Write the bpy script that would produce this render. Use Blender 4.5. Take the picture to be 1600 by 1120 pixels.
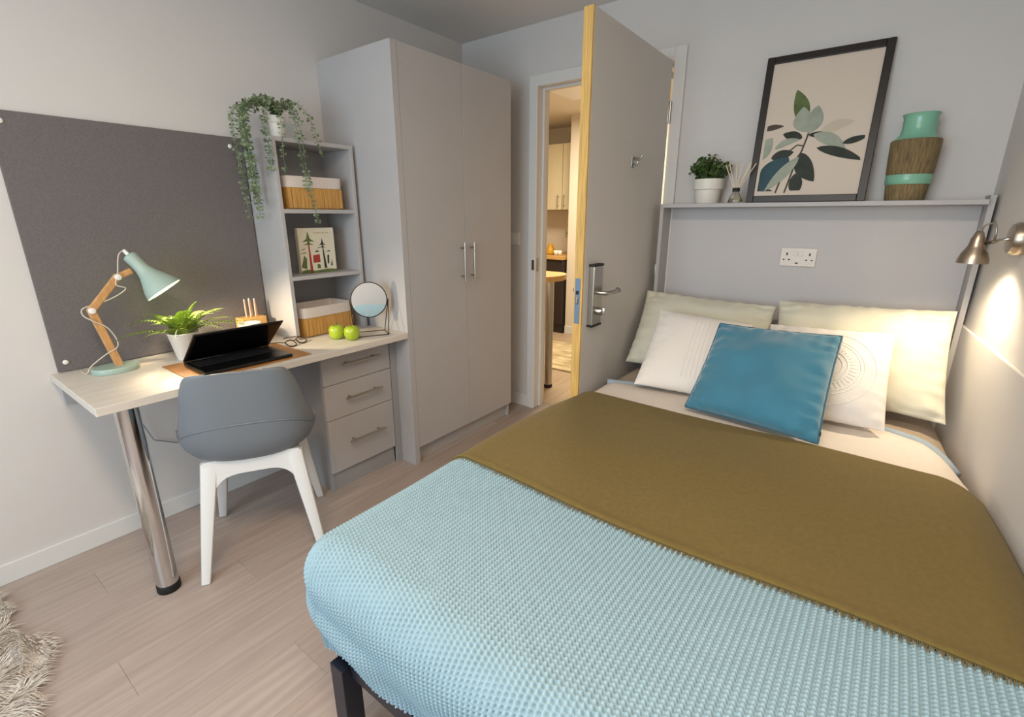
import bpy, bmesh, math, random
import numpy as np
from mathutils import Matrix, Vector, noise
random.seed(7)
for o in list(bpy.data.objects): bpy.data.objects.remove(o)
scn = bpy.context.scene
COL = scn.collection
PI = math.pi
def lin(c):
    return tuple((v/12.92 if v <= .04045 else ((v+.055)/1.055)**2.4) for v in c)
def rgb(h):
    return lin([int(h[i:i+2], 16)/255 for i in (0, 2, 4)])

# ------------------------------------------------------------------ camera
FPX, PITCH = 752.0, math.atan(222/752.0)
YAW = math.atan(590/(752/math.cos(PITCH)))
head = Vector((-math.sin(YAW), math.cos(YAW), 0)); right = Vector((math.cos(YAW), math.sin(YAW), 0)); up0 = Vector((0, 0, 1))
fwd = head*math.cos(PITCH)-up0*math.sin(PITCH); upv = head*math.sin(PITCH)+up0*math.cos(PITCH)
cam = bpy.data.cameras.new('camera'); cam.sensor_width = 36; cam.lens = FPX/1600*36; cam.clip_start = .02
camo = bpy.data.objects.new('camera', cam); COL.objects.link(camo)
camo.matrix_world = Matrix(((right.x, upv.x, -fwd.x, 0), (right.y, upv.y, -fwd.y, 0), (right.z, upv.z, -fwd.z, 1.30), (0, 0, 0, 1)))
scn.camera = camo

# ------------------------------------------------------------------ world, large lights, exposure
w = bpy.data.worlds.new('world'); scn.world = w; w.use_nodes = True
w.node_tree.nodes['Background'].inputs[0].default_value = (.62, .78, 1, 1)
w.node_tree.nodes['Background'].inputs[1].default_value = 1.0
def area(name, loc, rot, sx, sy, power, color, spread=PI):
    l = bpy.data.lights.new(name, 'AREA'); l.shape = 'RECTANGLE'; l.size = sx; l.size_y = sy
    l.energy = power; l.color = color; l.spread = spread
    o = bpy.data.objects.new(name, l); o.location = loc; o.rotation_euler = rot; COL.objects.link(o); return o
WIN = (-1.75, .05, .75, 2.05)       # window opening x0,x1,z0,z1 in the front wall
YF = -1.75
area('window_daylight', ((WIN[0]+WIN[1])/2, YF+.03, (WIN[2]+WIN[3])/2), (PI/2, 0, 0), WIN[1]-WIN[0]-.1, WIN[3]-WIN[2]-.1, 54, (.66, .85, 1))
area('ceiling_lamp_light', (-.35, .05, 2.285), (0, 0, .3), 1.2, .12, 37, (1, .82, .62))
area('hall_lamp_light', (-2.1, 3.75, 2.25), (0, 0, 0), .5, .5, 60, (1, .86, .66))
vs = scn.view_settings
vs.view_transform = 'Standard'; vs.look = 'None'; vs.gamma = 1; vs.use_curve_mapping = False
vs.exposure = 0.0

# ------------------------------------------------------------------ materials
MATS = {}
def mat(name, col, rough=.6, metal=0, var=0, scale=8, stretch=(1, 1, 1), bump=0, bscale=60, spec=.5, sheen=0, emit=None, es=0, trans=0, col2=None, coat=0, kind='noise', bstretch=(1,1,1)):
    m = bpy.data.materials.new(name); m.use_nodes = True; nt = m.node_tree; b = nt.nodes['Principled BSDF']
    c = rgb(col) if isinstance(col, str) else col
    b.inputs['Base Color'].default_value = (*c, 1); b.inputs['Roughness'].default_value = rough; b.inputs['Metallic'].default_value = metal
    b.inputs['Specular IOR Level'].default_value = spec; b.inputs['Sheen Weight'].default_value = sheen; b.inputs['Coat Weight'].default_value = coat
    b.inputs['Transmission Weight'].default_value = trans
    if emit: b.inputs['Emission Color'].default_value = (*rgb(emit), 1); b.inputs['Emission Strength'].default_value = es
    tc = nt.nodes.new('ShaderNodeTexCoord')
    def mapped(st):
        mp = nt.nodes.new('ShaderNodeMapping'); mp.inputs['Scale'].default_value = st; nt.links.new(tc.outputs['Object'], mp.inputs[0]); return mp
    if var or col2:
        mp = mapped(stretch)
        n = nt.nodes.new('ShaderNodeTexNoise'); n.inputs['Scale'].default_value = scale; n.inputs['Detail'].default_value = 5; nt.links.new(mp.outputs[0], n.inputs['Vector'])
        r = nt.nodes.new('ShaderNodeValToRGB'); r.color_ramp.elements[0].position = .32; r.color_ramp.elements[1].position = .68
        c2 = rgb(col2) if col2 else tuple(min(1, v*(1+var)) for v in c); c1 = c if col2 else tuple(v*(1-var) for v in c)
        r.color_ramp.elements[0].color = (*c1, 1); r.color_ramp.elements[1].color = (*c2, 1)
        nt.links.new(n.outputs['Fac'], r.inputs[0]); nt.links.new(r.outputs[0], b.inputs['Base Color'])
    if bump:
        mp = mapped(bstretch)
        n = nt.nodes.new('ShaderNodeTexNoise'); n.inputs['Scale'].default_value = bscale; n.inputs['Detail'].default_value = 3; nt.links.new(mp.outputs[0], n.inputs['Vector'])
        bp = nt.nodes.new('ShaderNodeBump'); bp.inputs['Strength'].default_value = bump; bp.inputs['Distance'].default_value = .004
        nt.links.new(n.outputs['Fac'], bp.inputs['Height']); nt.links.new(bp.outputs[0], b.inputs['Normal'])
    MATS[name] = m; return m
M = MATS
mat('wall', 'd0cac5', .85, var=.012, scale=3, bump=.05, bscale=180)
mat('ceiling', 'd8d4d0', .9, var=.015, scale=3)
mat('skirting', 'd8d6d2', .5)
mat('casing', 'd9d5cf', .5)
mat('hallwall', 'd9cfbe', .8, var=.01, scale=3)
mat('grey_board', 'b1adac', .55, var=.02, scale=5)
mat('door_paint', 'c6c1bc', .5, var=.01, scale=4)
mat('headboard', 'c0bbba', .6, var=.01, scale=4)
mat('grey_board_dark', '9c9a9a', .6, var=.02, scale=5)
mat('worktop', 'cfc6ba', .5, var=.06, scale=5, stretch=(9, 1, 9), bump=.04, bscale=90, bstretch=(6,1,6))
mat('floor_slab', '6c6058', .8, var=.05)
mat('plank_a', 'a8978d', .45, var=.10, scale=4, stretch=(14, .8, 1), bump=.06, bscale=30, bstretch=(10, .6, 1))
mat('plank_b', 'a49388', .45, var=.10, scale=4.4, stretch=(15, .7, 1), bump=.06, bscale=30, bstretch=(10, .6, 1))
mat('plank_c', 'ac9c92', .45, var=.11, scale=3.6, stretch=(13, .8, 1), bump=.06, bscale=30, bstretch=(10, .6, 1))
mat('hallfloor', 'a8937a', .5, var=.12, scale=4, stretch=(12, .8, 1))
mat('steel', 'b5b0a8', .28, 1)
mat('chrome', 'd5d5d5', .1, 1)
mat('brushed', 'b3a594', .32, 1)
mat('black_metal', '20202a', .45, .3)
mat('black_rubber', '0c0c0c', .6)
mat('navy_metal', '1b1d2a', .4, .2)
mat('board_fabric', '6c6564', .95, var=.11, scale=160, bump=.4, bscale=420)
mat('white_plastic', 'e6e3de', .4)
mat('white_gloss', 'ece8e0', .25)
mat('slot', '201c1a', .7)
mat('chair_shell', '70757a', .5, bump=.03, bscale=200)
mat('chair_leg', 'dcdad6', .45)
mat('pine', 'd2a95f', .5, var=.22, scale=6, stretch=(40, 40, 1.2))
mat('lampwood', 'c08f5a', .5, var=.18, scale=9, stretch=(8, 8, 2))
mat('oak', 'c79c5d', .5, var=.15, scale=8, stretch=(1, 12, 12))
mat('bamboo', 'c08f4a', .55, var=.2, scale=7, stretch=(14, 26, 1))
mat('liner', 'd6cac0', .9, bump=.3, bscale=120)
mat('sage_metal', '9db0a4', .4, spec=.5)
mat('bulb', 'fff4dc', .5, emit='fff0d0', es=40)
mat('diffuser', 'fff4dc', .5, emit='ffe6c0', es=3)
mat('laptop', '0b0b0c', .35)
mat('screen', '030304', .12)
mat('keys', '141416', .5)
mat('leather', 'a5713c', .5, var=.1, scale=14, bump=.15, bscale=150)
mat('apple', '9fb32a', .3, var=.15, scale=10)
mat('stem', '4a3a20', .7)
mat('tortoise', '4a3016', .25, var=.6, scale=90)
mat('lens', 'ffffff', .02, trans=1, spec=.5)
mat('mirror', 'f4f4f4', .01, 1)
mat('copperwire', '4b3a30', .35, .8)
mat('soil', '2a1e14', .95, bump=.8, bscale=150)
mat('fern', '4c6320', .6, col2='7c8f30', scale=18)
mat('vine', '56664a', .6, col2='87946c', scale=30)
mat('herb', '2c4118', .6, col2='4c6426', scale=40)
mat('pot_white', 'dfd9ce', .45)
mat('paper', 'd3c3b2', .7)
mat('frame_dark', '170b07', .4, var=.15, scale=10, stretch=(2, 2, 14))
mat('print_teal', '24404a', .7, col2='31525a', scale=12)
mat('print_dark', '22261f', .7, col2='333a30', scale=18)
mat('print_sage', '8d9686', .7, col2='a9ab9b', scale=14)
mat('print_green', '46572f', .7, col2='66743f', scale=20)
mat('print_brown', '4a3d33', .7)
mat('print_pale', 'c4b6a2', .7)
mat('print_red', 'a03a2a', .7)
mat('print_tan', 'b79f6e', .7)
mat('vase_green', '7fb59b', .25, var=.05, scale=12)
mat('vase_brown', '7d6a48', .85, var=.42, scale=34, stretch=(6, 6, .5), bump=1.0, bscale=60, bstretch=(6, 6, .5))
mat('glass', 'ffffff', .02, trans=1)
mat('oil', 'e4d9b0', .05, trans=.9)
mat('reed', 'e2cdb0', .7)
mat('socket_white', 'ddd2c6', .4)
mat('blue_film', '6f8aa8', .35, .3)
mat('pillow_sage', 'ccc7b4', .9, var=.02, scale=6, bump=.12, bscale=40, sheen=.2)
mat('pillow_white', 'ded6ce', .9, bump=.25, bscale=150, sheen=.2)
mat('velvet', '2f7188', .75, var=.10, scale=5, sheen=.7)
mat('piping', '1f5468', .6, sheen=.3)
mat('duvet', 'dacfc4', .9, var=.02, scale=40, bump=.12, bscale=200)
mat('duvet_blue', '9aa7b3', .9, bump=.15, bscale=60)
mat('taupe', 'a89887', .9, var=.04, scale=60)
mat('blanket', '8fa9b4', .95, var=.03, scale=30)
mat('throw', '6a5828', .95, var=.08, scale=90, bump=.25, bscale=500, sheen=.05)
mat('fur', 'b8a591', .8, col2='e8dfd5', scale=14, sheen=.2)
mat('kitchen_cream', 'd8ccab', .4)
mat('kitchen_dark', '2a211d', .4)
mat('yellow', 'c8962c', .4)
mat('rug_cream', 'd6c7a4', .9, col2='9b8558', scale=5, stretch=(1, 3, 1))
mat('cable', '8f9296', .5)
mat('cable_cream', 'c9bfae', .5)
mat('curtain', 'a8c2cf', .9)

# ------------------------------------------------------------------ helpers
XF = {}
def xf(o): return XF.get(o.name, Matrix()) if o else Matrix()
def thing(name, label, cat, loc=(0, 0, 0), rz=0, group=None, kind=None, rot=None):
    o = bpy.data.objects.new(name, None); o.empty_display_size = .05; COL.objects.link(o)
    m = Matrix.Translation(loc) @ (rot.to_4x4() if rot else Matrix.Rotation(rz, 4, 'Z'))
    o.matrix_world = m; XF[o.name] = m
    tag(o, label, cat, group, kind); return o
def tag(o, label=None, cat=None, group=None, kind=None):
    if label: o['label'] = label
    if cat: o['category'] = cat
    if group: o['group'] = group
    if kind: o['kind'] = kind
    return o
class MB:
    def __init__(s): s.v = []; s.f = []
    def add(s, vs, fs):
        n = len(s.v); s.v += [tuple(v) for v in vs]; s.f += [tuple(i+n for i in f) for f in fs]; return s
    def addbm(s, bm, mtx=None):
        bm.verts.index_update()
        vs = [(mtx @ v.co if mtx else v.co.copy()) for v in bm.verts]
        s.add(vs, [[v.index for v in f.verts] for f in bm.faces]); bm.free(); return s
    def box(s, x0, x1, y0, y1, z0, z1, b=0, seg=2, mtx=None):
        bm = bmesh.new(); bmesh.ops.create_cube(bm, size=1)
        for v in bm.verts: v.co = Vector(((x0+x1)/2+v.co.x*(x1-x0), (y0+y1)/2+v.co.y*(y1-y0), (z0+z1)/2+v.co.z*(z1-z0)))
        if b: bmesh.ops.bevel(bm, geom=bm.edges[:], offset=b, segments=seg, affect='EDGES', profile=.5)
        return s.addbm(bm, mtx)
    def tube(s, pts, r, n=8, cap=True, r1=None):
        pts = [Vector(p) for p in pts]; rings = []; N = len(pts); prev = None
        for i, p in enumerate(pts):
            t = (pts[min(i+1, N-1)]-pts[max(i-1, 0)]).normalized()
            if prev is None:
                a = t.orthogonal().normalized()
            else:
                a = (prev-t*prev.dot(t)); a = a.normalized() if a.length > 1e-6 else t.orthogonal().normalized()
            prev = a; c = t.cross(a)
            rr = r if r1 is None else r+(r1-r)*i/(N-1)
            rings.append([p+(a*math.cos(k*2*PI/n)+c*math.sin(k*2*PI/n))*rr for k in range(n)])
        vs = [v for rg in rings for v in rg]; fs = []
        for i in range(N-1):
            for k in range(n): fs.append((i*n+k, i*n+(k+1) % n, (i+1)*n+(k+1) % n, (i+1)*n+k))
        if cap: fs.append(tuple(reversed(range(n)))); fs.append(tuple((N-1)*n+k for k in range(n)))
        return s.add(vs, fs)
    def lathe(s, prof, n=32, mtx=None, cap0=False, cap1=False):
        vs = []; fs = []
        for r, z in prof:
            for k in range(n):
                v = Vector((r*math.cos(2*PI*k/n), r*math.sin(2*PI*k/n), z)); vs.append(mtx @ v if mtx else v)
        for i in range(len(prof)-1):
            for k in range(n): fs.append((i*n+k, i*n+(k+1) % n, (i+1)*n+(k+1) % n, (i+1)*n+k))
        if cap0: fs.append(tuple(reversed(range(n))))
        if cap1: fs.append(tuple((len(prof)-1)*n+k for k in range(n)))
        return s.add(vs, fs)
    def grid(s, nu, nv, fn, wrap=False):
        vs = [fn(i/nu, j/nv) for j in range(nv+1) for i in range(nu+1)]
        fs = [(j*(nu+1)+i, j*(nu+1)+i+1, (j+1)*(nu+1)+i+1, (j+1)*(nu+1)+i) for j in range(nv) for i in range(nu)]
        return s.add(vs, fs)
    def prism(s, poly, mtx, t):
        """flat outline (x,y) extruded by t in local z"""
        n = len(poly)
        vs = [mtx @ Vector((x, y, 0)) for x, y in poly]+[mtx @ Vector((x, y, t)) for x, y in poly]
        fs = [tuple(reversed(range(n))), tuple(range(n, 2*n))]+[(i, (i+1) % n, n+(i+1) % n, n+i) for i in range(n)]
        return s.add(vs, fs)
    def build(s, name, m, parent=None, smooth=False, world=True, angle=None, solid=0, sub=0, label=None, fixn=False):
        vs = s.v
        if parent is not None and world:
            inv = xf(parent).inverted(); vs = [inv @ Vector(v) for v in vs]
        me = bpy.data.meshes.new(name); me.from_pydata([tuple(v) for v in vs], [], s.f); me.update()
        if fixn or smooth or angle:
            bm = bmesh.new(); bm.from_mesh(me)
            if fixn: bmesh.ops.remove_doubles(bm, verts=bm.verts, dist=1e-5); bmesh.ops.recalc_face_normals(bm, faces=bm.faces)
            for f in bm.faces: f.smooth = True
            a = math.radians(angle or 40)
            if not smooth or angle:
                for e in bm.edges:
                    if len(e.link_faces) == 2 and e.calc_face_angle(0) > a: e.smooth = False
            bm.to_mesh(me); bm.free()
        me.materials.append(M[m] if isinstance(m, str) else m)
        o = bpy.data.objects.new(name, me); COL.objects.link(o)
        if parent is not None:
            o.parent = parent; XF[o.name] = xf(parent)
        if solid:
            md = o.modifiers.new('thickness', 'SOLIDIFY'); md.thickness = abs(solid); md.offset = 0
        if sub:
            md = o.modifiers.new('subdivision', 'SUBSURF'); md.levels = sub; md.render_levels = sub
        if label: o['label'] = label
        return o
def B(*a, **k): return MB().box(*a, **k)
def struct(o): o['kind'] = 'structure'; return o
def frame_to(p, z, x=None):
    """matrix at p with local z along z"""
    z = Vector(z).normalized(); x = Vector(x) if x else z.orthogonal()
    x = (x-z*x.dot(z)).normalized(); y = z.cross(x)
    return Matrix(((x.x, y.x, z.x, p[0]), (x.y, y.y, z.y, p[1]), (x.z, y.z, z.z, p[2]), (0, 0, 0, 1)))

# ------------------------------------------------------------------ the room
XL, YB, ZC = -2.38, 2.63, 2.36
TANR = math.tan(math.radians(4.5))
def wallx(y): return .30+(YB-y)*TANR
DX0, DX1, DZ = -1.785, -.965, 2.035          # door opening
floor = struct(B(XL-.1, .9, YF-.1, YB+.12, -.06, -.006).build('floor', 'floor_slab'))
pw, plen = .182, 1.22; k = 0
pm = {}
x = XL+.004
ci = 0
while x < .62:
    y = YF+.003-(ci*.43 % plen)
    while y < YB+.08:
        y0, y1 = max(y, YF+.003), min(y+plen-.0005, YB+.115); x1 = min(x+pw-.0005, .62)
        if y1-y0 > .05:
            B(x, x1, y0, y1, -.006, 0, b=.0005, seg=1).build('plank', random.choice(['plank_a', 'plank_b', 'plank_c']), floor)
        y += plen
    x += pw; ci += 1
struct(B(XL-.1, .9, YF-.1, YB+.12, ZC, ZC+.08).build('ceiling', 'ceiling'))
struct(B(XL-.1, XL, YF-.1, YB+.12, -.06, ZC).build('wall_left', 'wall'))
wb = MB().box(XL-.0, DX0-.03, YB, YB+.12, 0, ZC).box(DX1+.03, .5, YB, YB+.12, 0, ZC).box(DX0-.03, DX1+.03, YB, YB+.12, DZ+.03, ZC)
struct(wb.build('wall_back', 'wall'))
dirR = Vector((-math.sin(math.radians(4.5)), math.cos(math.radians(4.5)), 0)); nR = Vector((-dirR.y, dirR.x, 0))   # nR points into the room
corner = Vector((.30, YB, 0))
def rwall(s, d, z): return corner-dirR*s+nR*d+Vector((0, 0, z))       # s metres from the corner, d off the wall
MR = Matrix(((-dirR.x, nR.x, 0, corner.x), (-dirR.y, nR.y, 0, corner.y), (0, 0, 1, 0), (0, 0, 0, 1)))
struct(B(-.14, 4.45, -.1, 0, -.05, ZC, mtx=MR).build('wall_right', 'wall'))
pr = struct(B(.02, 4.38, .0005, .012, .02, .893, b=.003, mtx=MR).build('trim_1', 'wall'))
wf = MB().box(XL, WIN[0], YF-.1, YF, 0, ZC).box(WIN[1], .85, YF-.1, YF, 0, ZC).box(WIN[0], WIN[1], YF-.1, YF, 0, WIN[2]).box(WIN[0], WIN[1], YF-.1, YF, WIN[3], ZC)
struct(wf.build('wall_front', 'wall'))
win = struct(MB().box(WIN[0], WIN[0]+.05, YF-.09, YF-.04, WIN[2], WIN[3]).box(WIN[1]-.05, WIN[1], YF-.09, YF-.04, WIN[2], WIN[3]).box(WIN[0], WIN[1], YF-.09, YF-.04, WIN[2], WIN[2]+.05)
    .box(WIN[0], WIN[1], YF-.09, YF-.04, WIN[3]-.05, WIN[3]).box(-.87, -.83, YF-.09, YF-.04, WIN[2], WIN[3]).build('window_1', 'white_plastic'))
B(WIN[0]+.05, WIN[1]-.05, YF-.07, YF-.064, WIN[2]+.05, WIN[3]-.05).build('pane', 'glass', win)
bl = struct(MB().box(XL, XL+.014, YF, 1.14, 0, .078, b=.003).build('baseboard_left', 'skirting'))
struct(MB().box(XL, DX0-.052, YB-.014, YB, 0, .085, b=.003).build('baseboard_back', 'skirting'))

# door casing and lining
tr = struct(MB().box(DX0-.052, DX0+.006, YB-.018, YB, 0, DZ+.058, b=.003).build('trim_2', 'casing'))
B(DX1-.006, DX1+.052, YB-.018, YB, 0, DZ+.058, b=.003).build('casing_upright', 'casing', tr)
B(DX0+.006, DX1-.006, YB-.018, YB, DZ-.004, DZ+.058, b=.003).build('casing_head', 'casing', tr)
B(DX0-.03, DX0, YB-.002, YB+.125, 0, DZ+.03).build('lining', 'casing', tr)
B(DX1, DX1+.03, YB-.002, YB+.125, 0, DZ+.03).build('lining', 'casing', tr)
B(DX0, DX1, YB-.002, YB+.125, DZ, DZ+.03).build('lining', 'casing', tr)
B(DX0, DX0+.014, YB+.05, YB+.085, 0, DZ, b=.002).build('door_stop', 'casing', tr)
B(DX0+.014, DX1-.014, YB+.05, YB+.085, DZ-.014, DZ, b=.002).build('door_stop', 'casing', tr)
sp = MB().box(DX0-.001, DX0+.003, YB+.004, YB+.028, .955, 1.04, b=.001).box(DX0-.02, DX0+.002, YB-.021, YB-.016, .965, 1.03, b=.001)
sp.build('strike_plate', 'steel', tr)

# the open door leaf, hinged on the right jamb
door = struct(thing('door_1', None, None, (-.974, 2.612, .012)))
XD0, XD1, YD0, YD1, ZD0, ZD1 = -1.013, -.973, 1.78, 2.60, .012, 2.028
B(XD0, XD1, YD0+.012, YD1, ZD0, ZD1, b=.001, seg=1).build('leaf', 'door_paint', door)
B(XD0+.0005, XD1-.0005, YD0, YD0+.012, ZD0, ZD1).build('edge_lipping', 'pine', door)
lf = B(XD0+.007, XD1-.009, YD0-.0022, YD0+.001, .86, 1.052, b=.001).build('lock_faceplate', 'blue_film', door)
B(XD0+.014, XD1-.016, YD0-.010, YD0, .945, .975, b=.003).build('latch_bolt', 'steel', lf)
B(XD0+.012, XD1-.014, YD0-.0035, YD0, .985, 1.0).build('latch_slot', 'slot', lf)
hp = B(XD1, XD1+.026, 1.832, 1.915, .845, 1.10, b=.004).build('handle_plate', 'steel', door)
B(XD1-.001, XD1+.028, 1.830, 1.917, .838, .848, b=.002).build('end_cap', 'black_rubber', hp)
B(XD1-.001, XD1+.028, 1.830, 1.917, 1.097, 1.107, b=.002).build('end_cap', 'black_rubber', hp)
MB().tube([(XD1+.02, 1.875, .985), (XD1+.062, 1.875, .985), (XD1+.07, 1.885, .985), (XD1+.07, 1.99, .985), (XD1+.055, 2.005, .988)], .0095, 12).build('lever_handle', 'steel', door, smooth=True, angle=50)
MB().lathe([(.017, 0), (.017, .02), (.012, .028), (.0, .028)], 20, frame_to((XD1+.024, 1.875, .905), (1, 0, 0))).box(XD1+.04, XD1+.062, 1.871, 1.879, .888, .922, b=.002).build('thumb_turn', 'steel', door, smooth=True, angle=40)
MB().tube([(XD0, 1.875, .985), (XD0-.05, 1.875, .985), (XD0-.055, 1.885, .985), (XD0-.055, 1.98, .985)], .0095, 10).build('lever_handle', 'steel', door, smooth=True, angle=50)
hk = MB().box(XD1, XD1+.004, 2.186, 2.212, 1.512, 1.565, b=.001).tube([(XD1+.003, 2.2, 1.55), (XD1+.035, 2.2, 1.545), (XD1+.045, 2.2, 1.56)], .006, 8).tube([(XD1+.003, 2.2, 1.53), (XD1+.022, 2.2, 1.522), (XD1+.026, 2.2, 1.535)], .005, 8)
hk.build('coat_hook', 'steel', door, smooth=True, angle=40)
for z in (.25, 1.0, 1.80):
    MB().box(XD1-.004, XD1+.003, 2.585, 2.63, z-.05, z+.05, b=.001).tube([(XD1+.004, 2.606, z-.05), (XD1+.004, 2.606, z+.05)], .0065, 10).build('hinge', 'steel', door, smooth=True, angle=40)
B(XD1-.03, XD1-.004, 2.60, 2.635, 1.955, 1.985, b=.002).build('door_closer_bracket', 'brushed', door)

# hall and kitchen seen through the doorway
struct(B(-4.2, .9, YB+.12, 6, -.06, 0).build('floor_hall', 'hallfloor'))
struct(B(-4.2, .9, YB+.12, 6, 2.30, 2.38).build('ceiling_hall', 'hallwall'))
struct(B(-4.2, -2.8, 5.32, 5.42, 0, 2.30).build('wall_kitchen', 'hallwall'))
struct(B(-2.785, .9, 4.72, 5.42, 0, 2.30).build('wall_hall', 'hallwall'))
struct(B(-4.2, -4.1, YB+.12, 5.42, 0, 2.30).build('wall_hall_left', 'hallwall'))
struct(B(.3, .4, YB+.12, 4.72, 0, 2.30).build('wall_hall_right', 'hallwall'))
struct(B(-4.2, XL, YB+.1, YB+.2, 0, 2.30).build('wall_hall_back', 'hallwall'))
struct(B(-2.785, .3, 4.706, 4.72, 0, .09, b=.003).build('baseboard_hall', 'skirting'))
hl = thing('ceiling_light', 'square flush ceiling light in the hall beyond the door', 'light', (-2.1, 3.75, 2.25))
B(-2.36, -1.84, 3.49, 4.01, 2.262, 2.30, b=.004).build('housing', 'white_plastic', hl)
cl = thing('strip_light', 'slim white strip light fixed to the bedroom ceiling', 'light', (-.35, .05, 2.30), .3)
B(-.62, .62, -.075, .075, -.004, .06, b=.004).build('housing', 'white_plastic', cl, world=False)
for i, (xa, xb) in enumerate([(-4.08, -3.41), (-3.40, -2.80)]):
    t = thing('kitchen_base_unit', ['dark brown kitchen base unit by the kitchen side wall', 'dark brown kitchen base unit ending at the cream hall wall'][i], 'cabinet', ((xa+xb)/2, 4.98, 0))
    B(xa, xb, 4.69, 5.3, .0, .835).build('carcass', 'kitchen_dark', t)
    B(xa+.004, xb-.004, 4.668, 4.688, .11, .828, b=.002).build('door', 'kitchen_dark', t)
t = thing('kitchen_worktop', 'wood kitchen worktop laid over the dark base units', 'worktop', (-3.4, 5, .837))
B(-4.09, -2.80, 4.645, 5.315, .837, .875, b=.003).build('slab', 'oak', t)
for i, (xa, xb) in enumerate([(-4.0, -3.52), (-3.51, -3.035), (-3.03, -2.79)]):
    t = thing('kitchen_wall_cabinet', ['cream wall cabinet at the far kitchen end', 'cream kitchen wall cabinet with a slim bar handle', 'narrow cream kitchen wall cabinet beside the hall wall'][i], 'cabinet', ((xa+xb)/2, 5.15, 1.372))
    B(xa, xb, 5.0, 5.315, 1.372, 2.08).build('carcass', 'kitchen_cream', t)
    d = B(xa+.002, xb-.002, 4.978, 4.998, 1.375, 2.078, b=.002).build('door', 'kitchen_cream', t)
    hx = xb-.04 if i < 2 else xa+.035
    MB().tube([(hx, 4.95, 1.40), (hx, 4.95, 1.54)], .006, 8).tube([(hx, 4.98, 1.42), (hx, 4.95, 1.42)], .005, 8).tube([(hx, 4.98, 1.52), (hx, 4.95, 1.52)], .005, 8).build('handle', 'steel', d, smooth=True, angle=40)
t = thing('yellow_jug', 'small yellow jug on the kitchen worktop', 'jug', (-3.09, 4.85, .876))
MB().lathe([(0, 0), (.05, 0), (.055, .02), (.045, .06), (.022, .11), (.026, .125), (.02, .12), (.018, .1)], 20).build('body', 'yellow', t, smooth=True, world=False)
MB().tube([(.03, 0, .1), (.06, 0, .08), (.05, 0, .04)], .006, 8).build('handle', 'yellow', t, smooth=True, world=False)
for xx, rr in ((-2.98, .03), (-2.93, .026)):
    o = MB().lathe([(0, 0), (rr*.8, 0), (rr, .05), (rr*.94, .05), (rr*.74, .004), (0, .004)], 18).build('cup', 'white_gloss', smooth=True); o.location = (xx, 4.8, .876)
    tag(o, 'small white cup beside the yellow jug on the kitchen worktop', 'cup', 'cups on the kitchen worktop')
t = thing('kitchen_tap', 'tall chrome kitchen tap on the worktop near the hall wall', 'tap', (-2.86, 5.02, .876))
MB().lathe([(0, 0), (.026, 0), (.026, .04), (.014, .05), (.014, .06)], 16).build('base', 'chrome', t, smooth=True, world=False)
MB().tube([(0, 0, .05), (0, 0, .24), (0, -.02, .28), (0, -.07, .30), (0, -.12, .28), (0, -.13, .24)], .011, 10).build('spout', 'chrome', t, smooth=True, world=False)
t = thing('kitchen_socket', 'grey metal wall socket above the kitchen worktop', 'socket', (-3.13, 5.318, 1.1))
MB().box(-.045, .045, -.008, 0, -.045, .045, b=.002).build('plate', 'steel', t, world=False)
for q in (-.016, .016): B(q-.004, q+.004, -.010, -.007, -.01, .01).build('slot', 'slot', t, world=False)
t = thing('breakfast_bar', 'wooden breakfast bar with rounded end on a steel post', 'table', (-1.945, 3.06, 0))
poly = [(-2.75, 2.86), (-2.0, 2.86)]+[(-2.0+.155*math.sin(a)*1.0, 3.06-.2*math.cos(a)) for a in [i*PI/14 for i in range(1, 14)]]+[(-2.0, 3.26), (-2.75, 3.26)]
MB().prism(poly, Matrix.Translation((0, 0, .845)), .038).build('top', 'oak', t)
MB().lathe([(.03, .02), (.03, .845)], 24, Matrix.Translation((-1.945, 3.06, 0))).build('post', 'steel', t, smooth=True)
MB().lathe([(0, 0), (.034, 0), (.034, .02), (.03, .025)], 24, Matrix.Translation((-1.945, 3.06, 0))).build('foot', 'black_rubber', t, smooth=True, angle=40)
o = MB().box(-2.75, -1.55, 3.47, 4.3, .001, .014, b=.004).build('hall_rug', 'rug_cream')
tag(o, 'cream and tan patterned rug on the hall floor', 'rug')

# ------------------------------------------------------------------ bed-wall shelf unit and right-hand things
t = thing('headboard_shelf', 'grey shelf unit with end panels on the wall above the bed', 'shelf', (-.32, YB, 0))
B(-.918, .277, 2.47, YB-.001, 1.341, 1.359, b=.001, seg=1).build('shelf', 'grey_board', t)
B(-.938, -.92, 2.50, YB-.001, .0, 1.359, b=.001, seg=1).build('side_panel', 'grey_board', t)
B(.279, .297, 2.50, YB-.001, .0, 1.375, b=.001, seg=1).build('side_panel', 'grey_board', t)
B(-.919, .278, YB-.012, YB-.0015, .0, 1.340).build('back_panel', 'headboard', t)
YW = YB-.012
t = thing('wall_socket', 'white double wall socket with switches above the bed', 'socket', (-.307, YW, 1.118))
B(-.380, -.234, YW-.009, YW, 1.076, 1.160, b=.003).build('plate', 'socket_white', t)
for sx in (-.317, -.297):
    B(sx-.008, sx+.008, YW-.013, YW-.008, 1.124, 1.144, b=.001).build('rocker_switch', 'socket_white', t)
def slot_(*a): B(*a).build('pin_slot', 'slot', t)
for cx in (-.353, -.261):
    slot_(cx-.003, cx+.003, YW-.0095, YW-.008, 1.126, 1.138)
    for dx in (-.011, .011): slot_(cx+dx-.004, cx+dx+.004, YW-.0095, YW-.008, 1.104, 1.109)
slot_(-.316, -.304, YW-.0095, YW-.008, 1.089, 1.094)
t = thing('light_switch', 'white light switch between wardrobe and door frame', 'switch', (-1.95, YB, 1.16))
B(-1.984, -1.916, YB-.008, YB, 1.12, 1.198, b=.002).build('plate', 'white_plastic', t)
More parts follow.
